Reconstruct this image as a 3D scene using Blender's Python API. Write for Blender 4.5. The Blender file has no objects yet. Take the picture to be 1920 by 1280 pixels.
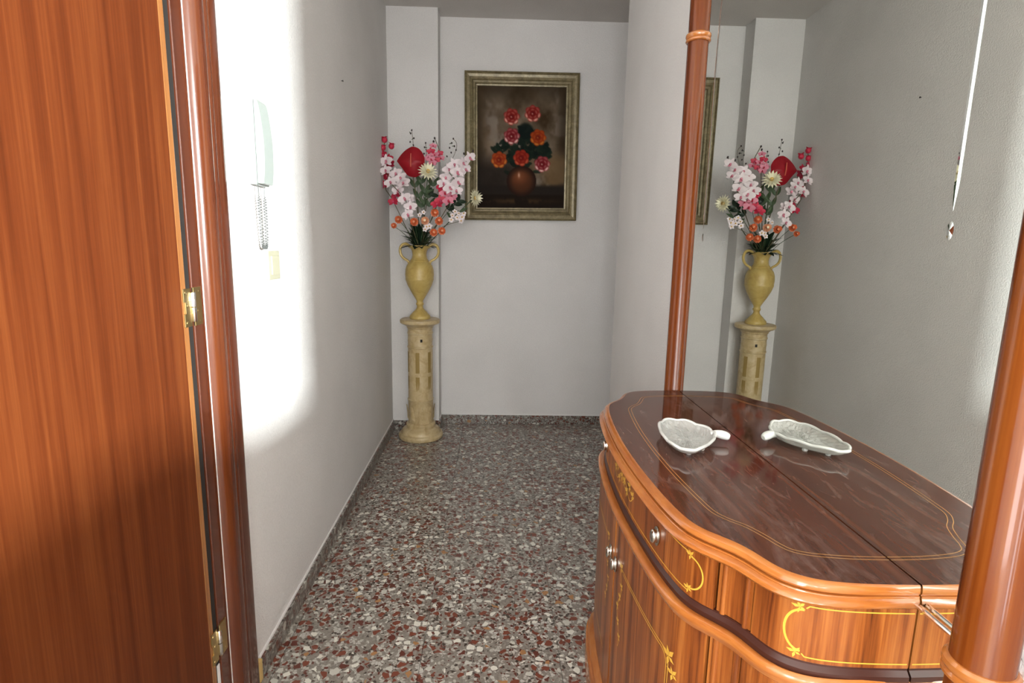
import bpy, bmesh, math, random
import numpy as np
from mathutils import Vector, Matrix
random.seed(7); rng = np.random.default_rng(7)
sc = bpy.context.scene
col = sc.collection
PI = math.pi

# ------------------------------------------------------------------ camera
CAM = Vector((0, 0, 1.18)); FPX = 1045.1
RX, RY, RZ = -0.17194, -0.01969, -0.03095
R = Matrix.Rotation(RZ, 3, 'Z') @ Matrix.Rotation(RX, 3, 'X') @ Matrix.Rotation(RY, 3, 'Y')
cam_d = bpy.data.cameras.new('camera'); cam = bpy.data.objects.new('camera', cam_d); col.objects.link(cam)
cam_d.sensor_width = 36; cam_d.lens = 36 * FPX / 1920; cam_d.clip_start = 0.02
m3 = Matrix((R.col[0], R.col[2], -R.col[1])).transposed()
cam.matrix_world = Matrix.Translation(CAM) @ m3.to_4x4()
sc.camera = cam

# ------------------------------------------------------------------ world, lamps, exposure
w = bpy.data.worlds.new('world'); sc.world = w; w.use_nodes = True
w.node_tree.nodes['Background'].inputs[0].default_value = (0.80, 0.90, 1.0, 1)
w.node_tree.nodes['Background'].inputs[1].default_value = 0.6
vs = sc.view_settings
vs.view_transform = 'Standard'; vs.look = 'None'; vs.gamma = 1; vs.use_curve_mapping = False
vs.exposure = 0.25

def area(name, loc, target, sx, sy, power, color):
    d = bpy.data.lights.new(name, 'AREA'); d.shape = 'RECTANGLE'; d.size = sx; d.size_y = sy
    d.energy = power; d.color = color
    o = bpy.data.objects.new(name, d); col.objects.link(o); o.location = loc
    o.rotation_euler = (Vector(target) - Vector(loc)).to_track_quat('-Z', 'Y').to_euler()
    return o
area('side_window_daylight', (3.62, -2.93, 1.80), (-0.63, 1.6, 1.2), 0.46, 0.34, 860, (0.93, 1.0, 1.0))
area('balcony_daylight', (-0.20, -4.06, 1.35), (-0.05, 1.5, 1.2), 0.42, 1.9, 30, (0.95, 0.98, 1.0))
area('balcony_daylight', (0.72, -4.06, 1.35), (0.2, 1.5, 1.2), 0.42, 1.9, 30, (0.95, 0.98, 1.0))

area('left_fill_light', (-0.66, -1.35, 1.45), (0.6, -0.9, 1.3), 0.95, 1.25, 52, (0.97, 0.98, 1.0))  # added fill lamp, brightens the right wall strip; no window known here

# ------------------------------------------------------------------ node materials
def mat(name, rough=0.5, color=(0.8, 0.8, 0.8), metal=0.0, spec=0.5, coat=0.0):
    m = bpy.data.materials.new(name); m.use_nodes = True
    b = m.node_tree.nodes['Principled BSDF']
    b.inputs['Base Color'].default_value = (*color, 1); b.inputs['Roughness'].default_value = rough
    b.inputs['Metallic'].default_value = metal; b.inputs['Specular IOR Level'].default_value = spec
    b.inputs['Coat Weight'].default_value = coat; b.inputs['Coat Roughness'].default_value = 0.06
    return m
def N(m, t, **kw):
    n = m.node_tree.nodes.new(t)
    for k, v in kw.items(): setattr(n, k, v)
    return n
def L(m, a, b): m.node_tree.links.new(a, b)
def bsdf(m): return m.node_tree.nodes['Principled BSDF']
def coords(m, scale, world=False):
    mp = N(m, 'ShaderNodeMapping'); mp.inputs['Scale'].default_value = scale
    if world: L(m, N(m, 'ShaderNodeNewGeometry').outputs['Position'], mp.inputs['Vector'])
    else: L(m, N(m, 'ShaderNodeTexCoord').outputs['Object'], mp.inputs['Vector'])
    return mp.outputs['Vector']
def ramp(m, fac, stops):
    r = N(m, 'ShaderNodeValToRGB'); e = r.color_ramp.elements
    while len(e) < len(stops): e.new(0.5)
    for q, (p, c) in zip(e, stops): q.position = p; q.color = (*c, 1)
    L(m, fac, r.inputs['Fac']); return r.outputs['Color']
def noise(m, vec, scale, detail=4, rough=0.55, dist=0.0):
    n = N(m, 'ShaderNodeTexNoise'); L(m, vec, n.inputs['Vector'])
    n.inputs['Scale'].default_value = scale; n.inputs['Detail'].default_value = detail
    n.inputs['Roughness'].default_value = rough; n.inputs['Distortion'].default_value = dist
    return n.outputs['Fac']
def mixc(m, fac, a, b, mode='MIX'):
    x = N(m, 'ShaderNodeMix'); x.data_type = 'RGBA'; x.blend_type = mode
    for s, v in ((x.inputs[0], fac), (x.inputs[6], a), (x.inputs[7], b)):
        if isinstance(v, (int, float)): s.default_value = v
        elif isinstance(v, tuple): s.default_value = (*v, 1)
        else: L(m, v, s)
    return x.outputs[2]
def math_(m, op, a, b=None):
    x = N(m, 'ShaderNodeMath', operation=op)
    for s, v in ((x.inputs[0], a), (x.inputs[1], b)):
        if v is None: continue
        if isinstance(v, (int, float)): s.default_value = v
        else: L(m, v, s)
    return x.outputs[0]
def bump(m, h, strength, dist=0.002):
    b = N(m, 'ShaderNodeBump'); b.inputs['Strength'].default_value = strength; b.inputs['Distance'].default_value = dist
    L(m, h, b.inputs['Height']); L(m, b.outputs['Normal'], bsdf(m).inputs['Normal'])
def wood(name, dark, mid, light, scale, rough, coat=0.0, freq=1.0, world=False, streak=None):
    """grain runs along the axis with the small number in scale"""
    m = mat(name, rough, coat=coat)
    v = coords(m, scale, world)
    a = noise(m, v, 1.0 * freq, 3, 0.5, 0.6); b = noise(m, v, 5.5 * freq, 4, 0.6)
    f = math_(m, 'ADD', math_(m, 'MULTIPLY', a, 0.62), math_(m, 'MULTIPLY', b, 0.38))
    c = ramp(m, f, [(0.36, dark), (0.5, mid), (0.64, light)])
    L(m, c, bsdf(m).inputs['Base Color'])
    return m

def plaster(name, c):
    m = mat(name, 0.92, c, spec=0.2)
    v = coords(m, (1, 1, 1), True)
    big = noise(m, v, 3.0, 2); fine = noise(m, v, 170, 2, 0.6)
    k = math_(m, 'ADD', math_(m, 'MULTIPLY', big, 0.5), math_(m, 'MULTIPLY', fine, 0.5))
    L(m, ramp(m, k, [(0.3, tuple(x * 0.88 for x in c)), (0.7, c)]), bsdf(m).inputs['Base Color'])
    bump(m, fine, 0.9, 0.003)
    return m
M_wall = plaster('fine_grain_plaster', (0.80, 0.775, 0.755))
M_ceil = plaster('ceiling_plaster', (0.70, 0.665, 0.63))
M_caulk = mat('white_caulk', 0.7, (0.82, 0.80, 0.78))

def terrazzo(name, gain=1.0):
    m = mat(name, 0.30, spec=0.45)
    v0 = coords(m, (1, 1, 1), True)
    nz = N(m, 'ShaderNodeTexNoise'); L(m, v0, nz.inputs['Vector']); nz.inputs['Scale'].default_value = 40
    va = N(m, 'ShaderNodeVectorMath', operation='SCALE'); L(m, nz.outputs['Color'], va.inputs[0]); va.inputs['Scale'].default_value = 0.016
    vb = N(m, 'ShaderNodeVectorMath', operation='ADD'); L(m, v0, vb.inputs[0]); L(m, va.outputs[0], vb.inputs[1])
    def layer(scale, stops, lo, hi, off):
        mp = N(m, 'ShaderNodeMapping'); mp.inputs['Location'].default_value = (off, off * 2.3, 0.37); L(m, vb.outputs[0], mp.inputs['Vector'])
        a = N(m, 'ShaderNodeTexVoronoi', feature='F1'); a.inputs['Scale'].default_value = scale
        e = N(m, 'ShaderNodeTexVoronoi', feature='DISTANCE_TO_EDGE'); e.inputs['Scale'].default_value = scale
        L(m, mp.outputs[0], a.inputs['Vector']); L(m, mp.outputs[0], e.inputs['Vector'])
        sp = N(m, 'ShaderNodeSeparateColor'); L(m, a.outputs['Color'], sp.inputs[0])
        colr = ramp(m, sp.outputs[0], stops); colr.node.color_ramp.interpolation = 'CONSTANT'
        keep = math_(m, 'LESS_THAN', sp.outputs[1], hi)
        thr = math_(m, 'ADD', math_(m, 'MULTIPLY', sp.outputs[2], 0.10), lo)
        return math_(m, 'MULTIPLY', keep, math_(m, 'GREATER_THAN', e.outputs['Distance'], thr)), colr
    red = (0.20, 0.055, 0.03); red2 = (0.13, 0.035, 0.022); wht = (0.72, 0.70, 0.62); wht2 = (0.55, 0.54, 0.48); och = (0.40, 0.20, 0.08); drk = (0.06, 0.045, 0.035)
    base = ramp(m, noise(m, v0, 120, 3), [(0.35, (0.20, 0.178, 0.150)), (0.65, (0.30, 0.27, 0.235))])
    f1, c1 = layer(120, [(0, drk), (0.22, (0.45, 0.43, 0.38)), (0.5, red2), (0.72, (0.50, 0.48, 0.44))], 0.02, 0.55, 3.1)
    f2, c2 = layer(46, [(0, red), (0.30, wht2), (0.42, red2), (0.60, red), (0.70, wht), (0.95, och)], 0.11, 0.56, 0.0)
    c = mixc(m, f2, mixc(m, f1, base, c1), c2)
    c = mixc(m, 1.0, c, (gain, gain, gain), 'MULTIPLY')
    L(m, c, bsdf(m).inputs['Base Color'])
    return m
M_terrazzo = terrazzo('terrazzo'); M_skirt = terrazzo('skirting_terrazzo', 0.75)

M_door = wood('sapele_veneer', (0.080, 0.017, 0.0045), (0.112, 0.025, 0.0065), (0.15, 0.039, 0.010), (26, 26, 0.55), 0.40, 0.0, 1.6)
M_door.node_tree.nodes['Principled BSDF'].inputs['Specular IOR Level'].default_value = 0.12
M_trim = wood('varnished_door_trim', (0.062, 0.013, 0.0045), (0.092, 0.020, 0.006), (0.12, 0.031, 0.009), (22, 22, 0.5), 0.2, 0.5, 1.5)
M_edge = wood('pale_door_edging', (0.24, 0.08, 0.02), (0.30, 0.12, 0.035), (0.34, 0.145, 0.045), (20, 20, 0.5), 0.25, 0.4, 1.5)
M_front = wood('figured_walnut_front', (0.10, 0.022, 0.006), (0.29, 0.078, 0.014), (0.46, 0.155, 0.032), (26, 26, 0.8), 0.30, 0.10, 1.5)
M_front.node_tree.nodes['Principled BSDF'].inputs['Specular IOR Level'].default_value = 0.35
M_mould = wood('honey_moulding', (0.36, 0.105, 0.022), (0.45, 0.145, 0.03), (0.52, 0.19, 0.045), (6, 6, 60), 0.2, 0.5, 1.0)
M_recess = mat('dark_recess_wood', 0.35, (0.055, 0.016, 0.010))
M_column = wood('varnished_column', (0.088, 0.018, 0.0035), (0.160, 0.036, 0.006), (0.21, 0.058, 0.010), (20, 20, 0.6), 0.12, 0.12, 1.2)
bsdf(M_column).inputs['Specular IOR Level'].default_value = 0.3
M_ring = wood('column_ring', (0.32, 0.095, 0.02), (0.42, 0.14, 0.03), (0.50, 0.19, 0.045), (6, 6, 50), 0.16, 0.8)
M_inlay = mat('gold_inlay', 0.3, (0.80, 0.46, 0.06))
M_inlay2 = mat('thin_gold_inlay', 0.35, (0.52, 0.26, 0.06))

M_top = mat('dark_mahogany_top', 0.10, coat=0.0, spec=0.5)
def _top():
    m = M_top; v = coords(m, (30, 1.2, 30))
    g = noise(m, v, 1.6, 4, 0.6, 0.5)
    c = ramp(m, g, [(0.3, (0.055, 0.017, 0.010)), (0.55, (0.095, 0.030, 0.016)), (0.72, (0.14, 0.048, 0.024))])
    dv = coords(m, (3.2, 1.1, 1)); d1 = noise(m, dv, 3.5, 5, 0.68, 1.8)
    dust = ramp(m, d1, [(0.52, (0, 0, 0)), (0.74, (1, 1, 1))])
    dv2 = coords(m, (16, 3.2, 1)); d2 = noise(m, dv2, 2.2, 4, 0.7, 2.2)
    d3 = ramp(m, d2, [(0.56, (0, 0, 0)), (0.70, (1, 1, 1))])
    f = math_(m, 'ADD', math_(m, 'MULTIPLY', dust, 0.16), math_(m, 'MULTIPLY', d3, 0.14))
    L(m, mixc(m, f, c, (0.45, 0.36, 0.32)), bsdf(m).inputs['Base Color'])
    L(m, math_(m, 'ADD', math_(m, 'MULTIPLY', f, 0.9), 0.06), bsdf(m).inputs['Roughness'])
_top()
M_mirror = mat('mirror_silver', 0.0, (0.93, 0.955, 0.915), metal=1.0)
M_brass = mat('aged_brass', 0.3, (0.62, 0.46, 0.20), metal=1.0)
M_chrome = mat('polished_steel', 0.12, (0.80, 0.80, 0.78), metal=1.0)
M_knob = mat('antique_nickel', 0.22, (0.55, 0.52, 0.46), metal=1.0)
M_plastic = mat('white_plastic', 0.35, (0.35, 0.385, 0.36))
M_cable = mat('grey_cable', 0.5, (0.11, 0.115, 0.11))
M_cream = mat('cream_plastic', 0.35, (0.43, 0.41, 0.30))
M_dark = mat('dark_gap', 0.8, (0.015, 0.012, 0.010))
def stone(name, a, b, c, sc_):
    m = mat(name, 0.38); v = coords(m, (1, 1, 1))
    L(m, ramp(m, noise(m, v, sc_, 5, 0.65, 0.8), [(0.3, a), (0.5, b), (0.7, c)]), bsdf(m).inputs['Base Color'])
    return m
M_ped = stone('cream_alabaster', (0.44, 0.31, 0.145), (0.56, 0.43, 0.23), (0.64, 0.52, 0.31), 22)
M_urn = stone('yellow_alabaster', (0.42, 0.28, 0.075), (0.53, 0.38, 0.115), (0.61, 0.47, 0.175), 16)
M_slot = mat('olive_slot', 0.7, (0.33, 0.22, 0.065))
M_goldframe = wood('grey_gold_frame', (0.135, 0.105, 0.052), (0.20, 0.16, 0.082), (0.28, 0.23, 0.125), (30, 30, 30), 0.36, 0.0, 1.0)
M_goldframe.node_tree.nodes['Principled BSDF'].inputs['Metallic'].default_value = 0.2
M_yellowwood = mat('bare_pine', 0.7, (0.62, 0.42, 0.16))
M_red = mat('anthurium_red', 0.42, (0.30, 0.006, 0.014), spec=0.3)
M_crim = mat('crimson_petal', 0.5, (0.55, 0.022, 0.06)); M_pink = mat('pink_petal', 0.55, (0.66, 0.10, 0.20)); M_mag = mat('rose_petal', 0.55, (0.70, 0.24, 0.32))
M_white = mat('blush_white_petal', 0.55, (0.84, 0.74, 0.75)); M_cr = mat('cream_petal', 0.55, (0.86, 0.82, 0.60))
M_orange = mat('coral_petal', 0.55, (0.72, 0.17, 0.06)); M_orange2 = mat('pale_coral_petal', 0.55, (0.78, 0.36, 0.20))
M_leaf = mat('deep_green_leaf', 0.4, (0.012, 0.028, 0.014)); M_leaf2 = mat('mid_green_leaf', 0.45, (0.05, 0.085, 0.035)); M_stem = mat('olive_stem', 0.5, (0.12, 0.10, 0.05)); M_bud = mat('dark_bud', 0.5, (0.045, 0.03, 0.03))
M_yel = mat('yellow_spadix', 0.5, (0.70, 0.45, 0.12))
def glassmat():
    m = mat('pressed_glass', 0.04, (0.97, 0.98, 0.94)); b = bsdf(m)
    b.inputs['Transmission Weight'].default_value = 0.66; b.inputs['IOR'].default_value = 1.5
    return m
M_glass = glassmat(); M_rim = glassmat(); M_rim.name = 'lit_edge_glass'; bsdf(M_rim).inputs['Transmission Weight'].default_value = 0.30; bsdf(M_rim).inputs['Roughness'].default_value = 0.2  # whiter copy of the glass: bright edge light put into its colour

# ------------------------------------------------------------------ mesh helpers
ORG = {}
def mesh(name, V, F, materials, smooth=False, auto=None, fmat=None):
    me = bpy.data.meshes.new(name); me.from_pydata([tuple(map(float, v)) for v in V], [], F)
    for m in (materials if isinstance(materials, (list, tuple)) else [materials]): me.materials.append(m)
    if fmat is not None: me.polygons.foreach_set('material_index', fmat)
    bm = bmesh.new(); bm.from_mesh(me); bmesh.ops.recalc_face_normals(bm, faces=bm.faces); bm.to_mesh(me); bm.free()
    if smooth:
        me.polygons.foreach_set('use_smooth', [True] * len(me.polygons))
        if auto is not None: me.set_sharp_from_angle(angle=math.radians(auto))
    me.update(); return me
def link(name, me, parent=None, loc=None):
    """loc: world position of the mesh's own origin"""
    o = bpy.data.objects.new(name, me); col.objects.link(o)
    wl = Vector(loc) if loc is not None else Vector((0, 0, 0))
    ORG[o] = wl
    if parent is not None:
        o.parent = parent; o.location = wl - ORG[parent]
    else: o.location = wl
    return o
def part(name, V, F, m, parent=None, smooth=False, auto=35, fmat=None):
    """world-space vertices; the object's origin sits at its parent's origin (or world origin)"""
    org = ORG[parent] if parent is not None else Vector((0, 0, 0))
    V = np.asarray(V, float) - np.array(org)
    return link(name, mesh(name, V, F, m, smooth, auto, fmat), parent, org)
def thing(name, label, cat, loc, group=None):
    o = bpy.data.objects.new(name, None); col.objects.link(o); o.location = loc; ORG[o] = Vector(loc)
    o.empty_display_size = 0.05
    tag(o, label, cat, group); return o
def tag(o, label, cat=None, group=None):
    o['label'] = label
    if cat: o['category'] = cat
    if group: o['group'] = group
    return o
def struct(o): o['kind'] = 'structure'; return o
def join(*parts):
    V, F = [], []
    for v, f in parts:
        n = len(V); V += [tuple(x) for x in v]; F += [tuple(i + n for i in q) for q in f]
    return V, F
def box(x0, x1, y0, y1, z0, z1):
    V = [(x0, y0, z0), (x1, y0, z0), (x1, y1, z0), (x0, y1, z0), (x0, y0, z1), (x1, y0, z1), (x1, y1, z1), (x0, y1, z1)]
    return V, [(3, 2, 1, 0), (4, 5, 6, 7), (0, 1, 5, 4), (1, 2, 6, 5), (2, 3, 7, 6), (3, 0, 4, 7)]
def bbox(x0, x1, y0, y1, z0, z1, b):
    """box with chamfered edges"""
    bm = bmesh.new(); v, f = box(x0, x1, y0, y1, z0, z1)
    vv = [bm.verts.new(p) for p in v]
    for q in f: bm.faces.new([vv[i] for i in q])
    bmesh.ops.bevel(bm, geom=bm.edges[:], offset=b, segments=2, profile=0.6, affect='EDGES')
    bm.verts.index_update()
    out = [tuple(p.co) for p in bm.verts], [tuple(p.index for p in q.verts) for q in bm.faces]
    bm.free(); return out
def lathe(prof, c, n=32, cap=True):
    V, F = [], []
    for r, z in prof:
        for k in range(n): V.append((c[0] + r * math.cos(2 * PI * k / n), c[1] + r * math.sin(2 * PI * k / n), c[2] + z))
    for i in range(len(prof) - 1):
        for k in range(n): F.append((i * n + k, i * n + (k + 1) % n, (i + 1) * n + (k + 1) % n, (i + 1) * n + k))
    if cap: F.append(tuple(range(n))[::-1]); F.append(tuple((len(prof) - 1) * n + k for k in range(n)))
    return V, F
def tube(P, r, n=8, cap=True):
    P = [Vector(p) for p in P]; V, F = [], []
    rs = r if isinstance(r, (list, tuple)) else [r] * len(P)
    up = Vector((0.3, 0.2, 1)).normalized(); a = None
    for i, p in enumerate(P):
        t = (P[min(i + 1, len(P) - 1)] - P[max(i - 1, 0)]).normalized()
        if a is None:
            a = t.cross(up)
            if a.length < 1e-3: a = t.cross(Vector((1, 0, 0)))
        a = (a - t * a.dot(t)).normalized(); b = t.cross(a)
        for k in range(n):
            q = 2 * PI * k / n; V.append(tuple(p + rs[i] * (math.cos(q) * a + math.sin(q) * b)))
    for i in range(len(P) - 1):
        for k in range(n): F.append((i * n + k, i * n + (k + 1) % n, (i + 1) * n + (k + 1) % n, (i + 1) * n + k))
    if cap: F.append(tuple(range(n))[::-1]); F.append(tuple((len(P) - 1) * n + k for k in range(n)))
    return V, F
def prism(poly, z0, z1):
    n = len(poly); V = [(x, y, z0) for x, y in poly] + [(x, y, z1) for x, y in poly]
    F = [tuple(range(n))[::-1], tuple(range(n, 2 * n))] + [(i, (i + 1) % n, n + (i + 1) % n, n + i) for i in range(n)]
    return V, F
def spline(pts, k):
    P = [np.array(p, float) for p in pts]; out = []
    for i in range(len(P) - 1):
        p0 = P[max(i - 1, 0)]; p1 = P[i]; p2 = P[i + 1]; p3 = P[min(i + 2, len(P) - 1)]
        for j in range(k):
            t = j / k
            out.append(0.5 * (2 * p1 + (p2 - p0) * t + (2 * p0 - 5 * p1 + 4 * p2 - p3) * t * t + (3 * p1 - p0 - 3 * p2 + p3) * t ** 3))
    out.append(P[-1]); return np.array(out)
def ray(px, py): return R @ Vector(((px - 960) / FPX, 1, -(py - 640) / FPX))
def at_y(px, py, y): d = ray(px, py); return CAM + d * (y / d.y)

# ------------------------------------------------------------------ the setting
YB, YP, H = 3.589, 3.458, 2.5          # back wall, corner pillar front, ceiling height
XM = 0.5657                             # mirror plane
XR = 0.600                              # right hall wall
def xl(y): return -0.6464 + 0.0079 * (3.458 - y)
def wall_prism(y0, y1, z0, z1, t=0.16): return prism([(xl(y0), y0), (xl(y1), y1), (xl(y1) - t, y1), (xl(y0) - t, y0)], z0, z1)
DY0, DY1, DZ = 0.36, 1.19, 2.06         # door opening
fl = struct(part('floor', *box(-0.9, 3.8, -4.2, 3.8, -0.12, -0.0045), M_terrazzo))
for i in range(5):
    for j in range(8):
        x0, y0 = -1.0 + 0.4 * i, 0.4 + 0.4 * j
        if i == 0: x0_, x1_ = -0.70, x0 + 0.4
        else: x0_, x1_ = x0, x0 + 0.4
        y1_ = min(y0 + 0.4, 3.62)
        part('tile', *bbox(x0_ + .0008, x1_ - .0008, y0 + .0008, y1_ - .0008, -0.012, 0.0, 0.0007), M_terrazzo, fl)
struct(part('ceiling', *box(-0.9, 3.8, -4.2, 3.8, H, H + 0.1), M_ceil))
struct(part('wall_left', *join(wall_prism(-4.2, -1.85, 0, H), wall_prism(-0.85, DY0, 0, H), wall_prism(-1.85, -0.85, 0, 0.8), wall_prism(-1.85, -0.85, 2.1, H), wall_prism(DY0, DY1, DZ, H), wall_prism(DY1, 3.75, 0, H), box(-0.86, -0.80, -0.2, 1.6, 0, H)), M_wall))
struct(part('wall_back', *box(-0.75, 1.9, YB, YB + 0.15, 0, H), M_wall))
struct(part('pillar', *prism([(xl(YP) - 0.02, YP), (-0.352, YP), (-0.352, YB + .02), (xl(YP) - 0.02, YB + .02)], 0, H), M_wall))
struct(part('wall_right', *box(XR, XR + 0.14, 0.45, 2.795, 0, H), M_wall))
hw = [(-1.6, 0), (0.45, 0), (0.45, 0.985), (0.24, 0.99), (-0.12, 1.09), (-1.6, 1.09)]  # unseen half wall, added and sloped to cut the daylight's lower edge
struct(part('wall_light_block', [(XR, y, z) for y, z in hw] + [(XR + .12, y, z) for y, z in hw], [tuple(range(6)), tuple(range(11, 5, -1))] + [(i, (i + 1) % 6, 6 + (i + 1) % 6, 6 + i) for i in range(6)], M_wall))
struct(part('wall_side', *box(1.75, 1.9, 2.6, 3.7, 0, H), M_wall))
struct(part('wall_inner', *box(XR + 0.14, 1.9, 2.66, 2.795, 0, H), M_wall))
# living room behind the photographer: two window walls with their openings
struct(part('wall_east', *join(box(3.70, 3.85, -4.2, -3.35, 0, H), box(3.70, 3.85, -2.51, 2.7, 0, H), box(3.70, 3.85, -3.35, -2.51, 0, 1.58), box(3.70, 3.85, -3.35, -2.51, 2.02, H)), M_wall))
struct(part('wall_south', *join(box(-0.9, -0.45, -4.2, -4.05, 0, H), box(0.97, 3.8, -4.2, -4.05, 0, H), box(0.05, 0.47, -4.2, -4.05, 0.38, 2.32), box(-0.45, 0.97, -4.2, -4.05, 2.32, H), box(-0.45, 0.97, -4.2, -4.05, 0, 0.38)), M_wall))
struct(part('wall_north', *box(XR + 0.14, 3.8, 2.5, 2.66, 0, H), M_wall))
# skirting
BB = 0.058
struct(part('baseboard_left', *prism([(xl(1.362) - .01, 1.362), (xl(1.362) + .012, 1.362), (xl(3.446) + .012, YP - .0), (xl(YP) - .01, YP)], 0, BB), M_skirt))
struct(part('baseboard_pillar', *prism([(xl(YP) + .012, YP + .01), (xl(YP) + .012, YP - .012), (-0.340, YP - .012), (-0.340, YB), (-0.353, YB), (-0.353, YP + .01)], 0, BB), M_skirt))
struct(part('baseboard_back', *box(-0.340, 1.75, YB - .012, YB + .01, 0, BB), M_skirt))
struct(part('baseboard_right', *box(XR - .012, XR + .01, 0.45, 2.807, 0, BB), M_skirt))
struct(part('trim_1', *prism([(xl(1.362) - .01, 1.362), (xl(1.362) + .0045, 1.362), (xl(YP) + .0045, YP), (xl(YP) - .01, YP)], BB, BB + .007), M_caulk))
struct(part('trim_2', *join(box(xl(YP), -0.347, YP - .0045, YP + .01, BB, BB + .007), box(-0.352, -0.3475, YP - .0045, YB, BB, BB + .007), box(-0.352, 1.75, YB - .0045, YB + .01, BB, BB + .007)), M_caulk))
struct(part('trim_3', *bbox(xl(1.35) - .005, xl(1.35) + .011, 1.344, 1.361, 0, 0.062, 0.002), M_yellowwood))

# ------------------------------------------------------------------ door on the left
XD = xl(1.17)
dr = thing('door_1', 'varnished reddish brown wooden door in the wall beside the intercom', None, (XD, DY1, 0)); struct(dr)
leaf = part('door_leaf', *join(bbox(XD - 0.035, XD, 0.37, 1.132, 0.012, 2.03, 0.0015)), M_door, dr)
part('edge_band', *bbox(XD - 0.034, XD - 0.0006, 1.1325, 1.152, 0.012, 2.03, 0.003), M_edge, leaf)
def stile(name, prof, m, z1=2.10, z0=0.0):
    """prof: (offset from wall plane, y) outline; runs up the jamb"""
    poly = [(XD + o, y) for o, y in prof] + [(XD - 0.03, prof[-1][1]), (XD - 0.03, prof[0][1])]
    V, F = prism(poly, z0, z1); return part(name, V, F, m, dr, True, 32)
stile('jamb', [(-0.002, 1.1735), (0.0, 1.1745), (0.0, 1.214), (-0.002, 1.2165)], M_trim).data.set_sharp_from_angle(angle=0.05)
arch = stile('architrave', [(-0.006, 1.218), (0.006, 1.2225), (0.013, 1.229), (0.0185, 1.240), (0.0205, 1.252), (0.0195, 1.263), (0.0155, 1.272), (0.013, 1.275),
                     (0.0150, 1.279), (0.0158, 1.285), (0.0145, 1.291), (0.0125, 1.294), (0.0135, 1.300), (0.0138, 1.318), (0.0125, 1.330), (0.009, 1.338), (0.0, 1.341)], M_trim)
part('head_casing', *bbox(XD - .03, XD + 0.018, 0.27, 1.341, 2.045, 2.14, 0.006), M_trim, dr)
part('far_casing', *bbox(XD - .03, XD + 0.018, 0.24, 0.362, 0, 2.045, 0.006), M_trim, dr)
part('gap_shade', *box(XD - 0.05, XD - 0.005, 1.150, 1.1735, 0.0, 2.05), M_dark, dr)  # black strip painted in for the shade inside the door gap
tag(part('gap_light_strip', *bbox(XD - 0.03, XD - 0.003, 1.1605, 1.1715, 0.0, 0.205, 0.001), M_caulk, dr), 'white strip standing in for light through the gap below the lower hinge')  # white block stands in for light leaking from the next room
def hinge(zc):
    h_ = part('hinge', *join(lathe([(0.0046, -0.030), (0.0052, -0.029), (0.0052, -0.001)], (XD + 0.004, 1.167, zc), 12), lathe([(0.0052, 0.001), (0.0052, 0.029), (0.004, 0.031)], (XD + 0.004, 1.167, zc), 12)), M_chrome, dr, True)
    part('plate', *bbox(XD - 0.001, XD + 0.0024, 1.1725, 1.203, zc - 0.040, zc + 0.040, 0.0006), M_brass, h_)
    part('plate', *join(bbox(XD - 0.001, XD + 0.0018, 1.136, 1.1625, zc - 0.039, zc - 0.012, 0.0006), bbox(XD - 0.001, XD + 0.0018, 1.142, 1.1625, zc - 0.012, zc + 0.012, 0.0006), bbox(XD - 0.001, XD + 0.0018, 1.136, 1.1625, zc + 0.012, zc + 0.039, 0.0006)), M_brass, h_)
    for yy, zz in ((1.194, -0.031), (1.194, 0.031), (1.187, -0.010), (1.144, 0.031), (1.144, -0.031), (1.149, 0.004)):
        V, F = lathe([(0.0034, 0), (0.003, 0.0008), (0.001, 0.0012)], (0, 0, 0), 10)
        V = [(XD + 0.0018 + z, yy + x, zc + zz + y) for x, y, z in V]
        part('screw', V, F, M_brass, h_, True)
hinge(1.040); hinge(0.262)

# ------------------------------------------------------------------ pedestal and urn in the corner
PX, PY = -0.4493, 3.316
ped = thing('pedestal', 'cream alabaster column pedestal carrying the two-handled urn', 'pedestal', (PX, PY, 0))
P0 = (PX, PY, 0)
part('base', *lathe([(0.128, 0), (0.134, 0.006), (0.136, 0.020), (0.130, 0.031), (0.121, 0.034), (0.118, 0.040), (0.116, 0.050), (0.106, 0.060), (0.092, 0.065), (0.086, 0.067), (0.086, 0.074), (0.089, 0.080), (0.089, 0.090), (0.084, 0.096), (0.078, 0.098)], P0, 48), M_ped, ped, True)
part('shaft', *lathe([(0.0755, 0.096), (0.0755, 0.20), (0.076, 0.236), (0.0785, 0.240), (0.0785, 0.246), (0.074, 0.250), (0.073, 0.56), (0.0765, 0.563), (0.0765, 0.570), (0.073, 0.573), (0.073, 0.645), (0.0765, 0.648), (0.0765, 0.655), (0.073, 0.658), (0.073, 0.68)], P0, 48), M_ped, ped, True)
part('capital', *lathe([(0.073, 0.678), (0.078, 0.682), (0.080, 0.690), (0.092, 0.700), (0.108, 0.706), (0.117, 0.712), (0.119, 0.722), (0.117, 0.731), (0.110, 0.735), (0.0, 0.735)], P0, 48, False), M_ped, ped, True)
def wrap(th, half, z0, z1, r, d, n=4):
    V, F = [], []
    for k in range(n + 1):
        a = th - half + 2 * half * k / n
        for rr, z in ((r, z0), (r + d, z0 + min(.004, d)), (r + d, z1 - min(.004, d)), (r, z1)):
            V.append((PX + rr * math.cos(a), PY + rr * math.sin(a), z))
    for k in range(n):
        for q in range(3): F.append((4 * k + q, 4 * k + 4 + q, 4 * k + 5 + q, 4 * k + 1 + q))
    F += [(0, 1, 2, 3), tuple(4 * n + q for q in (3, 2, 1, 0))]
    return V, F
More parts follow.
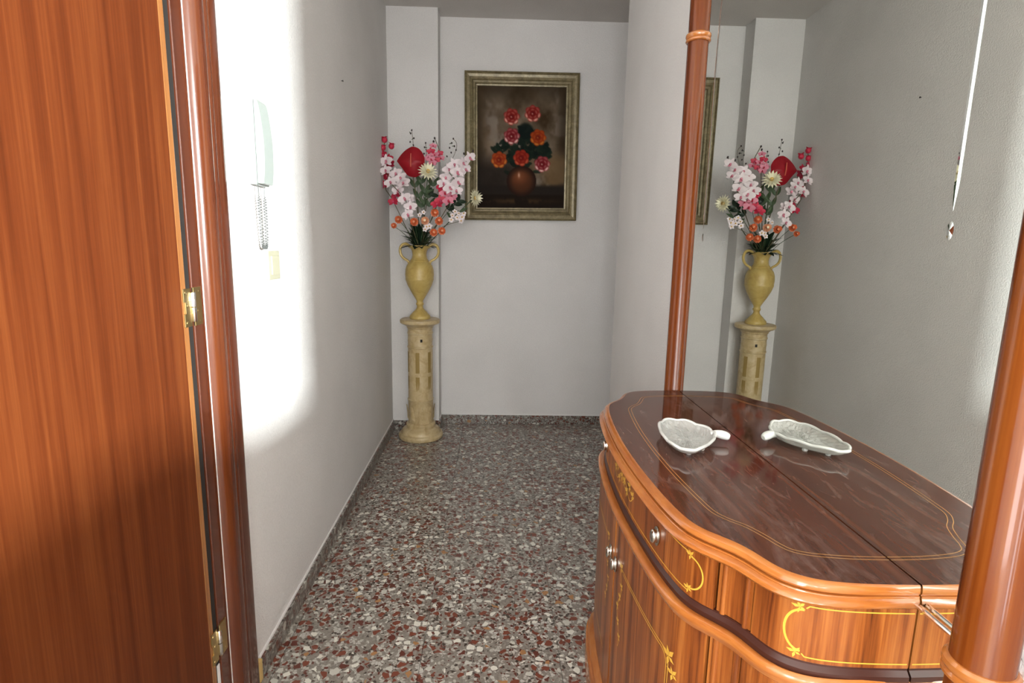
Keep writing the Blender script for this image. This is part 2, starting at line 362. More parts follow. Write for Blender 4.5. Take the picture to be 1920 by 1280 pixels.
for k in range(6):
    th = -PI / 2 + 2 * PI * k / 6 - 0.10
    for z0, z1 in ((0.272, 0.392), (0.414, 0.540)):
        part('slot', *wrap(th, 0.16, z0, z1, 0.0725, 0.0012), M_slot, ped)
        part('slot_frame', *join(wrap(th - 0.19, 0.022, z0 - .006, z1 + .006, 0.072, 0.0022, 1), wrap(th + 0.19, 0.022, z0 - .006, z1 + .006, 0.072, 0.0022, 1)), M_ped, ped)
for k in range(9):
    th = -PI / 2 + 2 * PI * k / 9 + 0.22
    part('boss', *wrap(th, 0.085, 0.602, 0.620, 0.0725, 0.002), M_dark if k == 0 else M_ped, ped)
for k in range(8):
    th = -PI / 2 + 2 * PI * k / 8 + 0.15      # worn acanthus leaves around the foot of the shaft
    V, F = [], []
    for a in range(5):
        for b in range(4):
            s = (a - 2) / 2; t = b / 3
            wdt = 0.30 * (1 - 0.55 * t * t); rr = 0.0755 + 0.006 * (1 - s * s) + 0.007 * t ** 2
            V.append((PX + rr * math.cos(th + s * wdt), PY + rr * math.sin(th + s * wdt), 0.13 + t * 0.085 - 0.012 * abs(s)))
    for a in range(4):
        for b in range(3): F.append((a * 4 + b, a * 4 + 4 + b, a * 4 + 5 + b, a * 4 + 1 + b))
    part('carved_leaf', V, F, M_ped, ped, True)

urn = thing('urn_vase', 'yellow alabaster urn with two scroll handles standing on the pedestal', 'vase', (PX, PY, 0.7355))
U0 = (PX, PY, 0.7355)
part('body', *lathe([(0.060, 0), (0.062, 0.008), (0.060, 0.018), (0.048, 0.030), (0.036, 0.044), (0.024, 0.056), (0.0185, 0.066), (0.018, 0.078), (0.023, 0.084), (0.023, 0.092), (0.0185, 0.097), (0.020, 0.108), (0.030, 0.125), (0.050, 0.158), (0.070, 0.196), (0.080, 0.225), (0.0825, 0.231), (0.0825, 0.236), (0.0815, 0.240), (0.084, 0.262), (0.082, 0.290), (0.074, 0.314), (0.062, 0.330), (0.054, 0.336), (0.056, 0.341), (0.052, 0.345), (0.044, 0.356), (0.0405, 0.375), (0.0425, 0.394), (0.050, 0.410), (0.058, 0.416), (0.060, 0.424), (0.057, 0.429), (0.050, 0.428), (0.040, 0.410), (0.034, 0.375)], U0, 48), M_urn, urn, True, 60)
for s in (-1, 1):
    pts = spline([(s * .050, .418), (s * .075, .436), (s * .100, .430), (s * .112, .402), (s * .106, .372), (s * .088, .352), (s * .068, .340), (s * .060, .322)], 5)
    part('handle', *tube([(PX + p[0], PY - 0.004, 0.7355 + p[1]) for p in pts], [0.0088 - 0.002 * i / len(pts) for i in range(len(pts))], 10), M_urn, urn, True)

# ------------------------------------------------------------------ painting on the back wall
def painting():
    nx, nz = 120, 160
    W_, H_ = 0.535, 0.712
    u = np.linspace(0, 1, nx)[None, :].repeat(nz, 0); v = np.linspace(0, 1, nz)[:, None].repeat(nx, 1)  # v down
    def fbm(s, seed):
        r = np.random.default_rng(seed); out = np.zeros_like(u); amp = 1; tot = 0
        for o in range(4):
            n = int(s * 2 ** o) + 2; g = r.random((n + 1, n + 1))
            x = u * (n - 1); y = v * (n - 1); xi = x.astype(int); yi = y.astype(int); fx = x - xi; fy = y - yi
            fx = fx * fx * (3 - 2 * fx); fy = fy * fy * (3 - 2 * fy)
            out += amp * ((g[yi, xi] * (1 - fx) + g[yi, xi + 1] * fx) * (1 - fy) + (g[yi + 1, xi] * (1 - fx) + g[yi + 1, xi + 1] * fx) * fy); tot += amp; amp *= .55
        return out / tot
    n1, n2, n3 = fbm(3, 1), fbm(5, 2), fbm(12, 3)
    C = np.zeros((nz, nx, 3))
    def mix(c, k): C[:] = C * (1 - k[..., None]) + np.array(c) * k[..., None]
    S = lambda a, b, x: np.clip((x - a) / (b - a), 0, 1) ** 2 * (3 - 2 * np.clip((x - a) / (b - a), 0, 1))
    C[:] = np.array((92, 78, 62)) + (n1[..., None] - .5) * 130 + (n3[..., None] - .5) * 40
    mix((138, 126, 116), S(.50, .70, n2) * .75); mix((126, 100, 72), S(.52, .8, fbm(4, 9)) * .45)
    edge = np.minimum(np.minimum(u, 1 - u), v * .8); mix((48, 38, 26), (1 - S(0, .16, edge)) * .75)
    mix((40, 34, 30), S(.52, .70, v + .12 * (n2 - .5)) * (1 - S(.35, .62, u)) * .9)
    mix((112, 90, 62), S(.70, .85, u) * S(.5, .62, v) * (1 - S(.76, .83, v + .1 * (n1 - .5))) * .8)
    mix((38, 32, 28), S(.79, .83, v) * 1.0); mix((30, 22, 16), S(.88, .90, v)); mix((64, 48, 30), np.exp(-((v - .945) / .02) ** 2 - ((u - .5) / .35) ** 2) * S(.4, .6, n3))
    asp = H_ / W_
    def d(cx, cy): return np.sqrt((u - cx) ** 2 + ((v - cy) * asp) ** 2)
    # foliage
    for k in range(150):
        a = rng.random() * 2 * PI; r_ = rng.random() ** .6
        cx = .50 + .33 * r_ * math.cos(a); cy = .53 + .21 * r_ * math.sin(a) * (1.0 if abs(math.cos(a)) < .6 else .6)
        th = rng.random() * PI; dx = (u - cx) * math.cos(th) + (v - cy) * asp * math.sin(th); dy = -(u - cx) * math.sin(th) + (v - cy) * asp * math.cos(th)
        q = (dx / .055) ** 2 + (dy / .022) ** 2
        g = rng.random(); mix((14 + 16 * g, 24 + 18 * g, 20 + 12 * g), (1 - S(.6, 1.1, q)) * .85)
    mix((16, 26, 24), (1 - S(.07, .11, d(.545, .36))) * .9)
    # pot
    k = d(.505, .775); mix((74, 42, 26), 1 - S(.165, .175, k))
    mix((128, 74, 46), np.exp(-((u - .48) / .09) ** 2 - ((v - .74) * asp / .08) ** 2) * (1 - S(.15, .17, k)) * .9)
    mix((30, 20, 16), S(.09, .17, k) * (1 - S(.168, .174, k)) * .75); mix((206, 160, 130), np.exp(-((u - .475) / .012) ** 2 - ((v - .725) * asp / .028) ** 2))
    # seven painted roses
    fl_ = [(.385, .243, 'p'), (.625, .215, 'p'), (.388, .402, 'w'), (.690, .410, 'o'), (.245, .598, 'o2'), (.500, .580, 'r'), (.742, .630, 'w')]
    pal = dict(p=((118, 26, 22), (232, 176, 156)), w=((112, 24, 30), (240, 206, 194)), o=((134, 42, 14), (198, 124, 46)), o2=((138, 44, 20), (204, 136, 56)), r=((122, 26, 16), (196, 96, 62)))
    for cx, cy, t in fl_:
        dk, lt = pal[t]; dx = u - cx; dy = (v - cy) * asp; rr = np.sqrt(dx * dx + dy * dy); th = np.arctan2(dy, dx)
        lob = .080 * (1 + .22 * np.abs(np.cos(3.5 * th + cx * 9)))
        mix(dk, 1 - S(.92, 1.02, rr / lob))
        ring = np.exp(-((rr - .075) / .012) ** 2) * (np.abs(np.cos(3.5 * th + cx * 9)) ** .7) * (.30 + .70 * S(-.5, .6, np.sin(th)))
        mix(lt, np.clip(ring, 0, 1)); ring2 = np.exp(-((rr - .043) / .009) ** 2) * np.abs(np.cos(2.5 * th + 1 + cx * 5)); mix(lt, ring2 * .35)
        mix((90, 20, 22), np.exp(-(rr / .022) ** 2) * .9); mix(lt, np.exp(-((dx + .004) / .008) ** 2 - ((dy - .002) / .008) ** 2) * .8)
    C = np.clip(C, 0, 255) / 255
    lin = np.where(C <= .04045, C / 12.92, ((C + .055) / 1.055) ** 2.4)
    return nx, nz, W_, H_, lin
YF = 3.553
fr0 = [(-0.2045, 2.197), (0.4875, 2.201), (0.4955, 1.335), (-0.1975, 1.327)]       # outer corners, clockwise from top left
pic = thing('framed_painting', 'oil painting of seven roses in a brown pot, wide gilt frame, on the back wall', 'painting', (0.145, YB, 1.765))
c0 = np.array(fr0).mean(0)
prof = [(0.0, 0.034), (0.0, 0.0), (0.006, -0.004), (0.011, 0.002), (0.016, 0.001), (0.030, 0.004), (0.040, 0.009), (0.044, 0.0075), (0.050, 0.014), (0.058, 0.017), (0.062, 0.0165), (0.068, 0.023), (0.076, 0.024), (0.080, 0.034)]  # inward, back
Wx, Hz = 0.692, 0.868
def inset(d):
    return [np.array(p) + np.array(((1 if i in (0, 3) else -1) * d, (-1 if i in (0, 1) else 1) * d)) for i, p in enumerate(fr0)]
for i in range(4):
    V, F = [], []
    for d_, b_ in prof:
        q = inset(d_); V += [(q[i][0], YF + b_, q[i][1]), (q[(i + 1) % 4][0], YF + b_, q[(i + 1) % 4][1])]
    n = len(prof)
    for k in range(n): F.append((2 * k, 2 * k + 1, (2 * k + 3) % (2 * n), (2 * k + 2) % (2 * n)))
    F += [tuple(2 * k for k in range(n)), tuple(2 * k + 1 for k in range(n))[::-1]]
    part('frame_rail', V, F, M_goldframe, pic)
nx, nz, W_, H_, lin = painting()
cq = inset(0.078); V = []; F = []
for j in range(nz):
    for i in range(nx):
        a = i / (nx - 1); b = j / (nz - 1)
        p = (cq[0] * (1 - a) + cq[1] * a) * (1 - b) + (cq[3] * (1 - a) + cq[2] * a) * b
        V.append((p[0], YF + 0.027, p[1]))
for j in range(nz - 1):
    for i in range(nx - 1): F.append((j * nx + i, j * nx + i + 1, (j + 1) * nx + i + 1, (j + 1) * nx + i))
mp_ = mat('painted_canvas', 0.75, spec=0.08)
at_ = N(mp_, 'ShaderNodeVertexColor'); at_.layer_name = 'paint'; L(mp_, at_.outputs['Color'], bsdf(mp_).inputs['Base Color'])
cv = part('canvas', V, F, mp_, pic)
ca = cv.data.color_attributes.new('paint', 'FLOAT_COLOR', 'POINT')
ca.data.foreach_set('color', np.concatenate([lin.reshape(-1, 3), np.ones((nx * nz, 1))], 1).astype(np.float32).ravel())

# ------------------------------------------------------------------ intercom, cord, switch, nail on the left wall
XW = xl(1.5)
ic = thing('intercom', 'white wall intercom handset with a coiled cord beside the door', 'intercom', (XW, 1.515, 1.32))
part('wall_base', *bbox(XW, XW + 0.019, 1.486, 1.566, 1.319, 1.526, 0.003), M_plastic, ic)
hs = spline([(0.024, 1.527), (0.031, 1.515), (0.0375, 1.47), (0.041, 1.42), (0.040, 1.36), (0.036, 1.322)], 6)
V = []; n = len(hs)
for o, z in hs:
    for y in (1.488, 1.545): V += [(XW + 0.0205, y, z), (XW + o, y, z)]
F = []
for k in range(n - 1):
    a = 4 * k; F += [(a, a + 1, a + 5, a + 4), (a + 1, a + 3, a + 7, a + 5), (a + 3, a + 2, a + 6, a + 7), (a + 2, a, a + 4, a + 6)]
F += [(0, 1, 3, 2), (4 * n - 4, 4 * n - 2, 4 * n - 1, 4 * n - 3)]
part('handset', V, F, M_plastic, ic, True, 40)
path = spline([(1.498, 1.322), (1.500, 1.285), (1.503, 1.23), (1.510, 1.17), (1.522, 1.156), (1.534, 1.172), (1.537, 1.23), (1.537, 1.285), (1.536, 1.322)], 44)
PP = []
L0 = 0; turns = 62
for i, p in enumerate(path):
    f = i / (len(path) - 1); k = min(1, max(0, (f - .10) / .04)) * min(1, max(0, (.90 - f) / .04)) ; a = 2 * PI * turns * f
    PP.append((XW + 0.016 + 0.0042 * k * math.cos(a), p[0] + 0.0042 * k * math.sin(a), p[1]))
part('coiled_cord', *tube(PP, 0.0011, 5), M_cable, ic, True)
sw = thing('light_switch', 'cream square light switch just below the intercom cord', 'switch', (xl(1.6), 1.60, 1.11))
XS = xl(1.6)
part('switch_plate', *bbox(XS, XS + 0.009, 1.560, 1.640, 1.070, 1.150, 0.003), M_cream, sw)
part('rocker', *bbox(XS + 0.008, XS + 0.0135, 1.574, 1.626, 1.084, 1.136, 0.002), M_cream, sw)
def nail(x, y, z, ax, label):
    V, F = lathe([(0.0012, 0), (0.0012, 0.006), (0.004, 0.0065), (0.0035, 0.008)], (0, 0, 0), 10)
    V = [(x + q[2], y + q[0], z + q[1]) if ax == 'x' else (x + q[0], y - q[2], z + q[1]) for q in V]
    o = part('nail', V, F, M_dark, None, True); tag(o, label, 'nail')
nail(xl(2.43), 2.425, 1.82, 'x', 'small dark nail high on the bare left wall')

# ------------------------------------------------------------------ mirror between two columns
YC0, YC1, RC = 0.556, 1.694, 0.0310
mir = thing('hall_mirror', 'tall mirror between two round varnished columns behind the sideboard', 'mirror', (XM, 1.122, 0))
part('back_panel', *box(XM + 0.006, XR - 0.001, YC0, YC1, 0.0, 2.44), M_recess, mir)
part('glass', *box(XM, XM + 0.006, YC0 + 0.005, YC1 - 0.005, 0.05, 2.42), M_mirror, mir)
for yc in (YC0, YC1):
    c = part('column', *lathe([(RC + .004, 0), (RC + .004, 0.05), (RC, 0.056), (RC, 2.44)], (XM + 0.002, yc, 0), 40), M_column, mir, True)
    for zr in (0.705, 1.768):
        part('ring', *lathe([(RC - .001, -0.013), (RC + .0035, -0.0125), (RC + .0055, -0.010), (RC + .0055, -0.0065), (RC + .0035, -0.004), (RC + .0030, -0.003), (RC + .0045, -0.0015), (RC + .0062, 0.003), (RC + .0055, 0.008), (RC + .002, 0.0115), (RC - .001, 0.012)], (XM + 0.002, yc, zr), 40, False), M_ring, c, True)
def groove(name, ys, zs, hw, z_end):
    """V-cut line: two mirrored facets meeting in a shallow ridge"""
    V, F = [], []
    for i, (y, z) in enumerate(zip(ys, zs)):
        k = min(1.0, 0.15 + (z - z_end) / 0.035); h_ = hw * k
        V += [(XM - 0.0001, y - h_, z), (XM - 0.0001 - 0.16 * h_, y, z), (XM - 0.0001, y + h_, z)]
    for i in range(len(ys) - 1): F += [(3 * i, 3 * i + 1, 3 * i + 4, 3 * i + 3), (3 * i + 1, 3 * i + 2, 3 * i + 5, 3 * i + 4)]
    part(name, V, F, M_mirror, mir)
zz = np.concatenate([np.linspace(1.232, 1.29, 8), np.linspace(1.31, 2.2, 24)])
for s, y0 in ((1, 0.694), (-1, 1.541)):
    groove('bevel_groove', [y0 + s * (0.28 * max(0, z - 1.62) ** 2) for z in zz], zz, 0.0042, 1.232)
    V, F = [(XM - 0.0012, y0, 1.208)], []
    for k in range(12):
        a = 2 * PI * k / 12; V.append((XM - 0.0001, y0 + 0.0055 * math.cos(a), 1.208 + 0.012 * math.sin(a)))
    for k in range(12): F.append((0, 1 + k, 1 + (k + 1) % 12))
    part('bevel_dot', V, F, M_mirror, mir)
part('clip_rod', *tube([(XM - 0.006, 0.655, 0.7235), (XM - 0.006, 0.588, 0.7235)], 0.0035, 10), M_chrome, mir, True)

# ------------------------------------------------------------------ sideboard
YC = 1.149; XB = XM - 0.0014
ctrl = [(0, .496), (.05, .4945), (.09, .491), (.122, .484), (.146, .471), (.162, .453), (.172, .432), (.181, .411), (.193, .391), (.210, .371), (.227, .351), (.240, .325), (.248, .29), (.254, .25), (.259, .20), (.264, .13), (.267, .06)]
full = [(u, -v) for u, v in ctrl] + [(.268, 0)] + [(u, v) for u, v in ctrl[::-1]]
O = spline([(u + .007 * min(1, u / .15), v) for u, v in full], 6)
for _ in range(3): O[1:-1] = 0.25 * O[:-2] + 0.5 * O[1:-1] + 0.25 * O[2:]
OX = XB - O[:, 0]; OY = YC + O[:, 1]; OV = O[:, 1]; NP = len(O)
T = np.gradient(np.stack([OX, OY], 1), axis=0); T /= np.linalg.norm(T, axis=1)[:, None]
NRM = np.stack([-T[:, 1], T[:, 0]], 1)
NRM[0] = (0, -1); NRM[-1] = (0, 1)
SARC = np.concatenate([[0], np.cumsum(np.hypot(np.diff(OX), np.diff(OY)))]); STOT = SARC[-1]
def off(i, d): return OX[i] + NRM[i, 0] * d, OY[i] + NRM[i, 1] * d
def sweep(i0, i1, prof, close=False, flare=False):
    idx = list(range(i0, i1 + 1)); n = len(prof); V, F = [], []
    for i in idx:
        g = 0.2 + 0.95 * min(1, O[i, 0] / 0.2) if flare else 1.0
        for d, z in prof: V.append((*off(i, d * g if d > 0 else d), z))
    for a in range(len(idx) - 1):
        for k in range(n if close else n - 1): F.append((a * n + k, (a + 1) * n + k, (a + 1) * n + (k + 1) % n, a * n + (k + 1) % n))
    if close: F += [tuple(range(n)), tuple((len(idx) - 1) * n + k for k in range(n))[::-1]]
    return V, F
def idx_of(v): return int(np.argmin(abs(OV - v)))
def at_s(s, d, z):
    x = np.interp(s, SARC, OX); y = np.interp(s, SARC, OY); nxn = np.interp(s, SARC, NRM[:, 0]); nyn = np.interp(s, SARC, NRM[:, 1])
    return (x + nxn * d, y + nyn * d, z)
def s_of(v): return float(np.interp(v, OV, SARC))
side = thing('sideboard', 'bow-fronted walnut sideboard with gold inlay and dark polished top before the mirror', 'sideboard', (XB, YC, 0))
ZT = 0.749
def poly(d): return [off(i, d) for i in range(NP)]
part('carcass', *prism(poly(-0.028), 0.04, ZT - 0.006), M_recess, side)
tp = part('top_panel', *prism(poly(-0.0005), ZT - 0.008, ZT), M_top, side)
part('top_moulding', *sweep(0, NP - 1, [(-0.02, ZT - 0.001), (0.0, ZT - 0.0002), (0.006, ZT - 0.0015), (0.010, ZT - 0.005), (0.0115, ZT - 0.0095), (0.0100, ZT - 0.0125), (0.0030, ZT - 0.0135), (0.0030, ZT - 0.0148), (0.0115, ZT - 0.0152), (0.0125, ZT - 0.0168), (0.0118, ZT - 0.0180), (0.0150, ZT - 0.0195), (0.0200, ZT - 0.0225), (0.0215, ZT - 0.0260), (0.0195, ZT - 0.0295), (0.0120, ZT - 0.0325), (0.004, ZT - 0.0330), (-0.02, ZT - 0.0330)], True, True), M_mould, side, True, 40)
# frieze
FZ0, FZ1 = 0.622, ZT - 0.0335
ID0, ID1 = idx_of(-.372), idx_of(.372)
IP0, IP1 = idx_of(-.425), idx_of(.425)
def slab(name, i0, i1, z0, z1, d, m, parent=side, t=0.02):
    r_ = 0.0015
    return part(name, *sweep(i0, i1, [(d - t, z0), (d - r_, z0), (d, z0 + r_), (d, z1 - r_), (d - r_, z1), (d - t, z1)], True), m, parent, True, 30)
drawer = slab('drawer', ID0, ID1, FZ0 + .002, FZ1, 0.003, M_front)
slab('side_panel', 0, IP0, FZ0 + .002, FZ1, 0.001, M_front); slab('side_panel', IP1, NP - 1, FZ0 + .002, FZ1, 0.001, M_front)
slab('corner_post', IP0 + 1, ID0 - 1, FZ0 + .002, FZ1, -0.001, M_front); slab('corner_post', ID1 + 1, IP1 - 1, FZ0 + .002, FZ1, -0.001, M_front)
def bead(s, z0, z1, d, r):
    c = at_s(s, d, 0); part('corner_bead', *lathe([(r, z0), (r, z1)], (c[0], c[1], 0), 14), M_front, side, True)
DF = 0.0155                               # face of the lower body stands proud of the frieze
LZ1, LZ0 = 0.620, 0.590
part('waist_recess', *sweep(0, NP - 1, [(-0.02, FZ0 + .003), (0.0005, FZ0 + .003), (0.0005, FZ0), (0.006, LZ1 - .004), (0.006, LZ1 - .012), (-0.02, LZ1 - .012)], True), M_recess, side, True, 30)
part('waist_moulding', *sweep(0, NP - 1, [(-0.02, LZ1 - .012), (0.006, LZ1 - .012), (0.012, LZ1 - .009), (0.017, LZ1 - .011), (0.0195, LZ1 - .016), (0.0195, LZ1 - .021), (0.017, LZ1 - .026), (DF, LZ0), (-0.02, LZ0)], True, True), M_mould, side, True, 50)
for sgn in (-1, 1):
    sa, sb = s_of(sgn * .372), s_of(sgn * .425); sm = (sa + sb) / 2
    for q in (-.30, .30): bead(sm + q * abs(sb - sa), FZ0 + .003, FZ1, -0.001, 0.0045); bead(sm + q * abs(sb - sa), 0.11, LZ0 + .001, DF - 0.007, 0.006)
ic0 = idx_of(0.0)
BZ0 = 0.115
for a, b in ((ID0, ic0 - 1), (ic0, ID1)):
    d_ = slab('cabinet_door', a, b, BZ0 + .004, LZ0 - .002, DF - .002, M_front)
    sgn = -1 if a == ID0 else 1
    # inlay panel on the door: double line drawn as ribbons
    S0, S1 = s_of(0.055 * sgn), s_of(0.315 * sgn); zt0, zb0 = 0.505, 0.20
    def ribbon(pts, wd, parent, m, d, closed=False, name='inlay_line'):
        """pts (s,z) on the front; ribbon width wd"""
        P = np.array(pts, float); V, F = [], []
        t = np.gradient(P, axis=0); t /= np.maximum(np.linalg.norm(t, axis=1), 1e-9)[:, None]; nn = np.stack([-t[:, 1], t[:, 0]], 1)
        for p, q in zip(P, nn): V += [at_s(*(p + q * wd / 2)[:1], d, (p + q * wd / 2)[1]), at_s((p - q * wd / 2)[0], d, (p - q * wd / 2)[1])]
        for i in range(len(P) - 1): F.append((2 * i, 2 * i + 1, 2 * i + 3, 2 * i + 2))
        return part(name, V, F, m, parent)
    def dense(pts, step=0.006):
        o = []
        for p, q in zip(pts[:-1], pts[1:]):
            k = max(1, int(math.hypot(q[0] - p[0], q[1] - p[1]) / step))
            for j in range(k): o.append((p[0] + (q[0] - p[0]) * j / k, p[1] + (q[1] - p[1]) * j / k))
        return o + [pts[-1]]
    def sprig(s, z, k, parent, d, m=M_inlay):
        """small leaf-spray marquetry: five pointed leaves and a bud"""
        V, F = [], []
        for a_, l_ in ((0.2, 1.0), (1.2, .8), (2.2, .9), (3.5, .7), (4.9, .85)):
            n0 = len(V); ca_, sa_ = math.cos(a_), math.sin(a_)
            for u_, w_ in ((0, 0), (.45, .22), (1, 0), (.45, -.22)):
                V.append(at_s(s + k * l_ * (u_ * ca_ - w_ * sa_), d, z + k * l_ * (u_ * sa_ + w_ * ca_)))
            F.append((n0, n0 + 1, n0 + 2, n0 + 3))
        return part('inlay_leaf', V, F, m, parent)
    dd = DF - .002 + .0004
    for e in (0, 0.006):
        s0, s1 = S0 + sgn * (0.02 + e), S1 - sgn * e
        ribbon(dense([(s0, zt0 - e), (s1 - sgn * .02, zt0 - e)]) + [(s1 - sgn * .02 * (1 - math.sin(t_)), zt0 - e - .02 * (1 - math.cos(t_))) for t_ in np.linspace(.2, PI / 2, 6)] + dense([(s1, zt0 - .02 - e), (s1, zb0 + e)]) + dense([(s1, zb0 + e), (s0, zb0 + e)]), 0.0018, d_, M_inlay, dd)
    sprig(S1, zt0 - .005, 0.022, d_, dd); sprig(S1 + sgn * .012, zt0 - .03, 0.016, d_, dd); sprig(S0 + sgn * .012, zt0, 0.018, d_, dd)
    vine = [(S0 + sgn * (.008 + .012 * math.sin(t_ * 9)), .49 - .17 * t_) for t_ in np.linspace(0, 1, 26)]
    ribbon(vine, 0.0022, d_, M_inlay, dd, name='inlay_vine')
    for t_ in (.15, .32, .5, .68, .85): sprig(S0 + sgn * (.008 + .012 * math.sin(t_ * 9)), .49 - .17 * t_, 0.014, d_, dd)
def knob(parent, s, d, z):
    c = Vector(at_s(s, d, z)); b_ = Vector(at_s(s, d + 1, z)) - c
    q = b_.to_track_quat('Z', 'Y').to_matrix()
    V, F = lathe([(0.0135, 0), (0.0148, 0.0015), (0.0145, 0.003), (0.0125, 0.0036), (0.0105, 0.003), (0.0098, 0.0045), (0.0108, 0.008), (0.0104, 0.0105), (0.0085, 0.0125), (0.0065, 0.0120), (0.0035, 0.0128), (0.001, 0.0132)], (0, 0, 0), 24)
    V2 = [tuple(c + q @ Vector((x * .85, y * 1.25, z_))) for x, y, z_ in V]
    part('knob', V2, F, M_knob, parent, True, 50)
for v in (-.228, .228): knob(drawer, s_of(v), 0.003, 0.669)
doors = [o for o in side.children if o.name.startswith('cabinet_door')]
knob(doors[0], s_of(-.020), DF - .002, 0.485); knob(doors[1], s_of(.030), DF - .002, 0.485)
# drawer inlay: one line along the top, one along the bottom, bracket curve at each end, spray in the middle
dd = 0.003 + .0004; E = 0.345
for sgn in (-1, 1):
    se, sc_ = s_of(sgn * E), s_of(sgn * .06); zt, zb = 0.700, 0.634
    ribbon(dense([(sc_, zt), (se - sgn * .016, zt)]), 0.0017, drawer, M_inlay, dd)
    ribbon(dense([(s_of(0), zb), (se - sgn * .012, zb)]), 0.0017, drawer, M_inlay, dd)
    zc = (zt + zb) / 2; rr = (zt - zb) / 2 - .006
    ribbon([(se - sgn * .010 + sgn * .024 * math.cos(t_), zc + rr * math.sin(t_)) for t_ in np.linspace(-PI / 2, PI / 2, 20)], 0.0026, drawer, M_inlay, dd)
    sprig(se - sgn * .012, zt - .004, 0.011, drawer, dd); sprig(se - sgn * .012, zb + .004, 0.011, drawer, dd)
    for k_, (a_, b_) in enumerate(((.012, .010), (.035, -.004), (.055, .016), (.078, .006))): sprig(s_of(0) + sgn * a_, .668 + b_, 0.017, drawer, dd)
    ribbon([(s_of(0) + sgn * (.09 * t_), .668 + .012 * math.sin(7 * t_)) for t_ in np.linspace(0, 1, 16)], 0.0020, drawer, M_inlay, dd, name='inlay_vine')
# side panel inlay
pans = [o for o in side.children if o.name.startswith('side_panel')]
for pn, sgn in zip(pans[:2], (-1, 1)):
    sE = 0.0 if sgn < 0 else STOT; dirn = 1 if sgn < 0 else -1
    zt, zb = 0.708, 0.632; sx = sE + dirn * 0.136; dd = 0.001 + .0004
    zc = (zt + zb) / 2; rr = (zt - zb) / 2 - .007
    for z_ in (zt, zb): ribbon(dense([(sE + dirn * .002, z_), (sx, z_), (sx + dirn * .004, z_ - math.copysign(.004, z_ - zc))]), 0.0018, pn, M_inlay, dd)
    ribbon([(sx + dirn * (.006 + .022 * math.cos(t_)), zc + rr * math.sin(t_)) for t_ in np.linspace(-PI / 2, PI / 2, 22)], 0.0032, pn, M_inlay, dd)
    for z_ in (zt - .004, zb + .004): sprig(sx + dirn * .012, z_, 0.011, pn, dd)
# lower side panels, posts, plinth
for a, b in ((0, IP0), (IP1, NP - 1)): slab('lower_side_panel', a, b, BZ0 + .002, LZ0 - .001, DF - .002, M_front)
for a, b in ((IP0 + 1, ID0 - 1), (ID1 + 1, IP1 - 1)): slab('lower_corner_post', a, b, BZ0 + .002, LZ0 - .001, DF - .004, M_front)
part('plinth', *sweep(0, NP - 1, [(-0.02, 0.0), (0.030, 0.0), (0.030, 0.075), (0.027, 0.083), (0.022, 0.086), (0.024, 0.092), (0.021, 0.102), (0.013, 0.108), (0.010, BZ0), (-0.02, BZ0)], True, True), M_mould, side, True, 40)
for sgn, z in ((-1, .475), (-1, .18)):
    c = at_s(s_of(sgn * .372), DF + .001, 0); part('door_hinge', *lathe([(0.0028, z - .022), (0.0028, z + .022)], (c[0], c[1], 0), 10), M_chrome, side, True)
# double inlay line on the top
il = [(.0, -.437), (.05, -.435), (.10, -.428), (.128, -.417), (.141, -.400), (.151, -.375), (.166, -.345), (.186, -.322), (.201, -.295), (.208, -.25), (.214, -.19), (.219, -.12), (.221, -.06), (.222, 0)]
il = il + [(u, -v) for u, v in il[-2::-1]]
Q = spline(il, 6)
t = np.gradient(Q, axis=0); t /= np.linalg.norm(t, axis=1)[:, None]; nn = np.stack([t[:, 1], -t[:, 0]], 1)
for e in (0.0, 0.0075):
    V, F = [], []
    for p, q in zip(Q, nn):
        for s in (-.0006, .0006):
            r_ = p - q * (e + s) * (-1); V.append((XB - (p[0] - abs(0) + q[0] * (e + s) * -1), YC + p[1] + q[1] * (e + s) * -1, ZT + 0.00025))
    for i in range(len(Q) - 1): F.append((2 * i, 2 * i + 1, 2 * i + 3, 2 * i + 2))
    part('inlay_line', V, F, M_inlay2, tp)

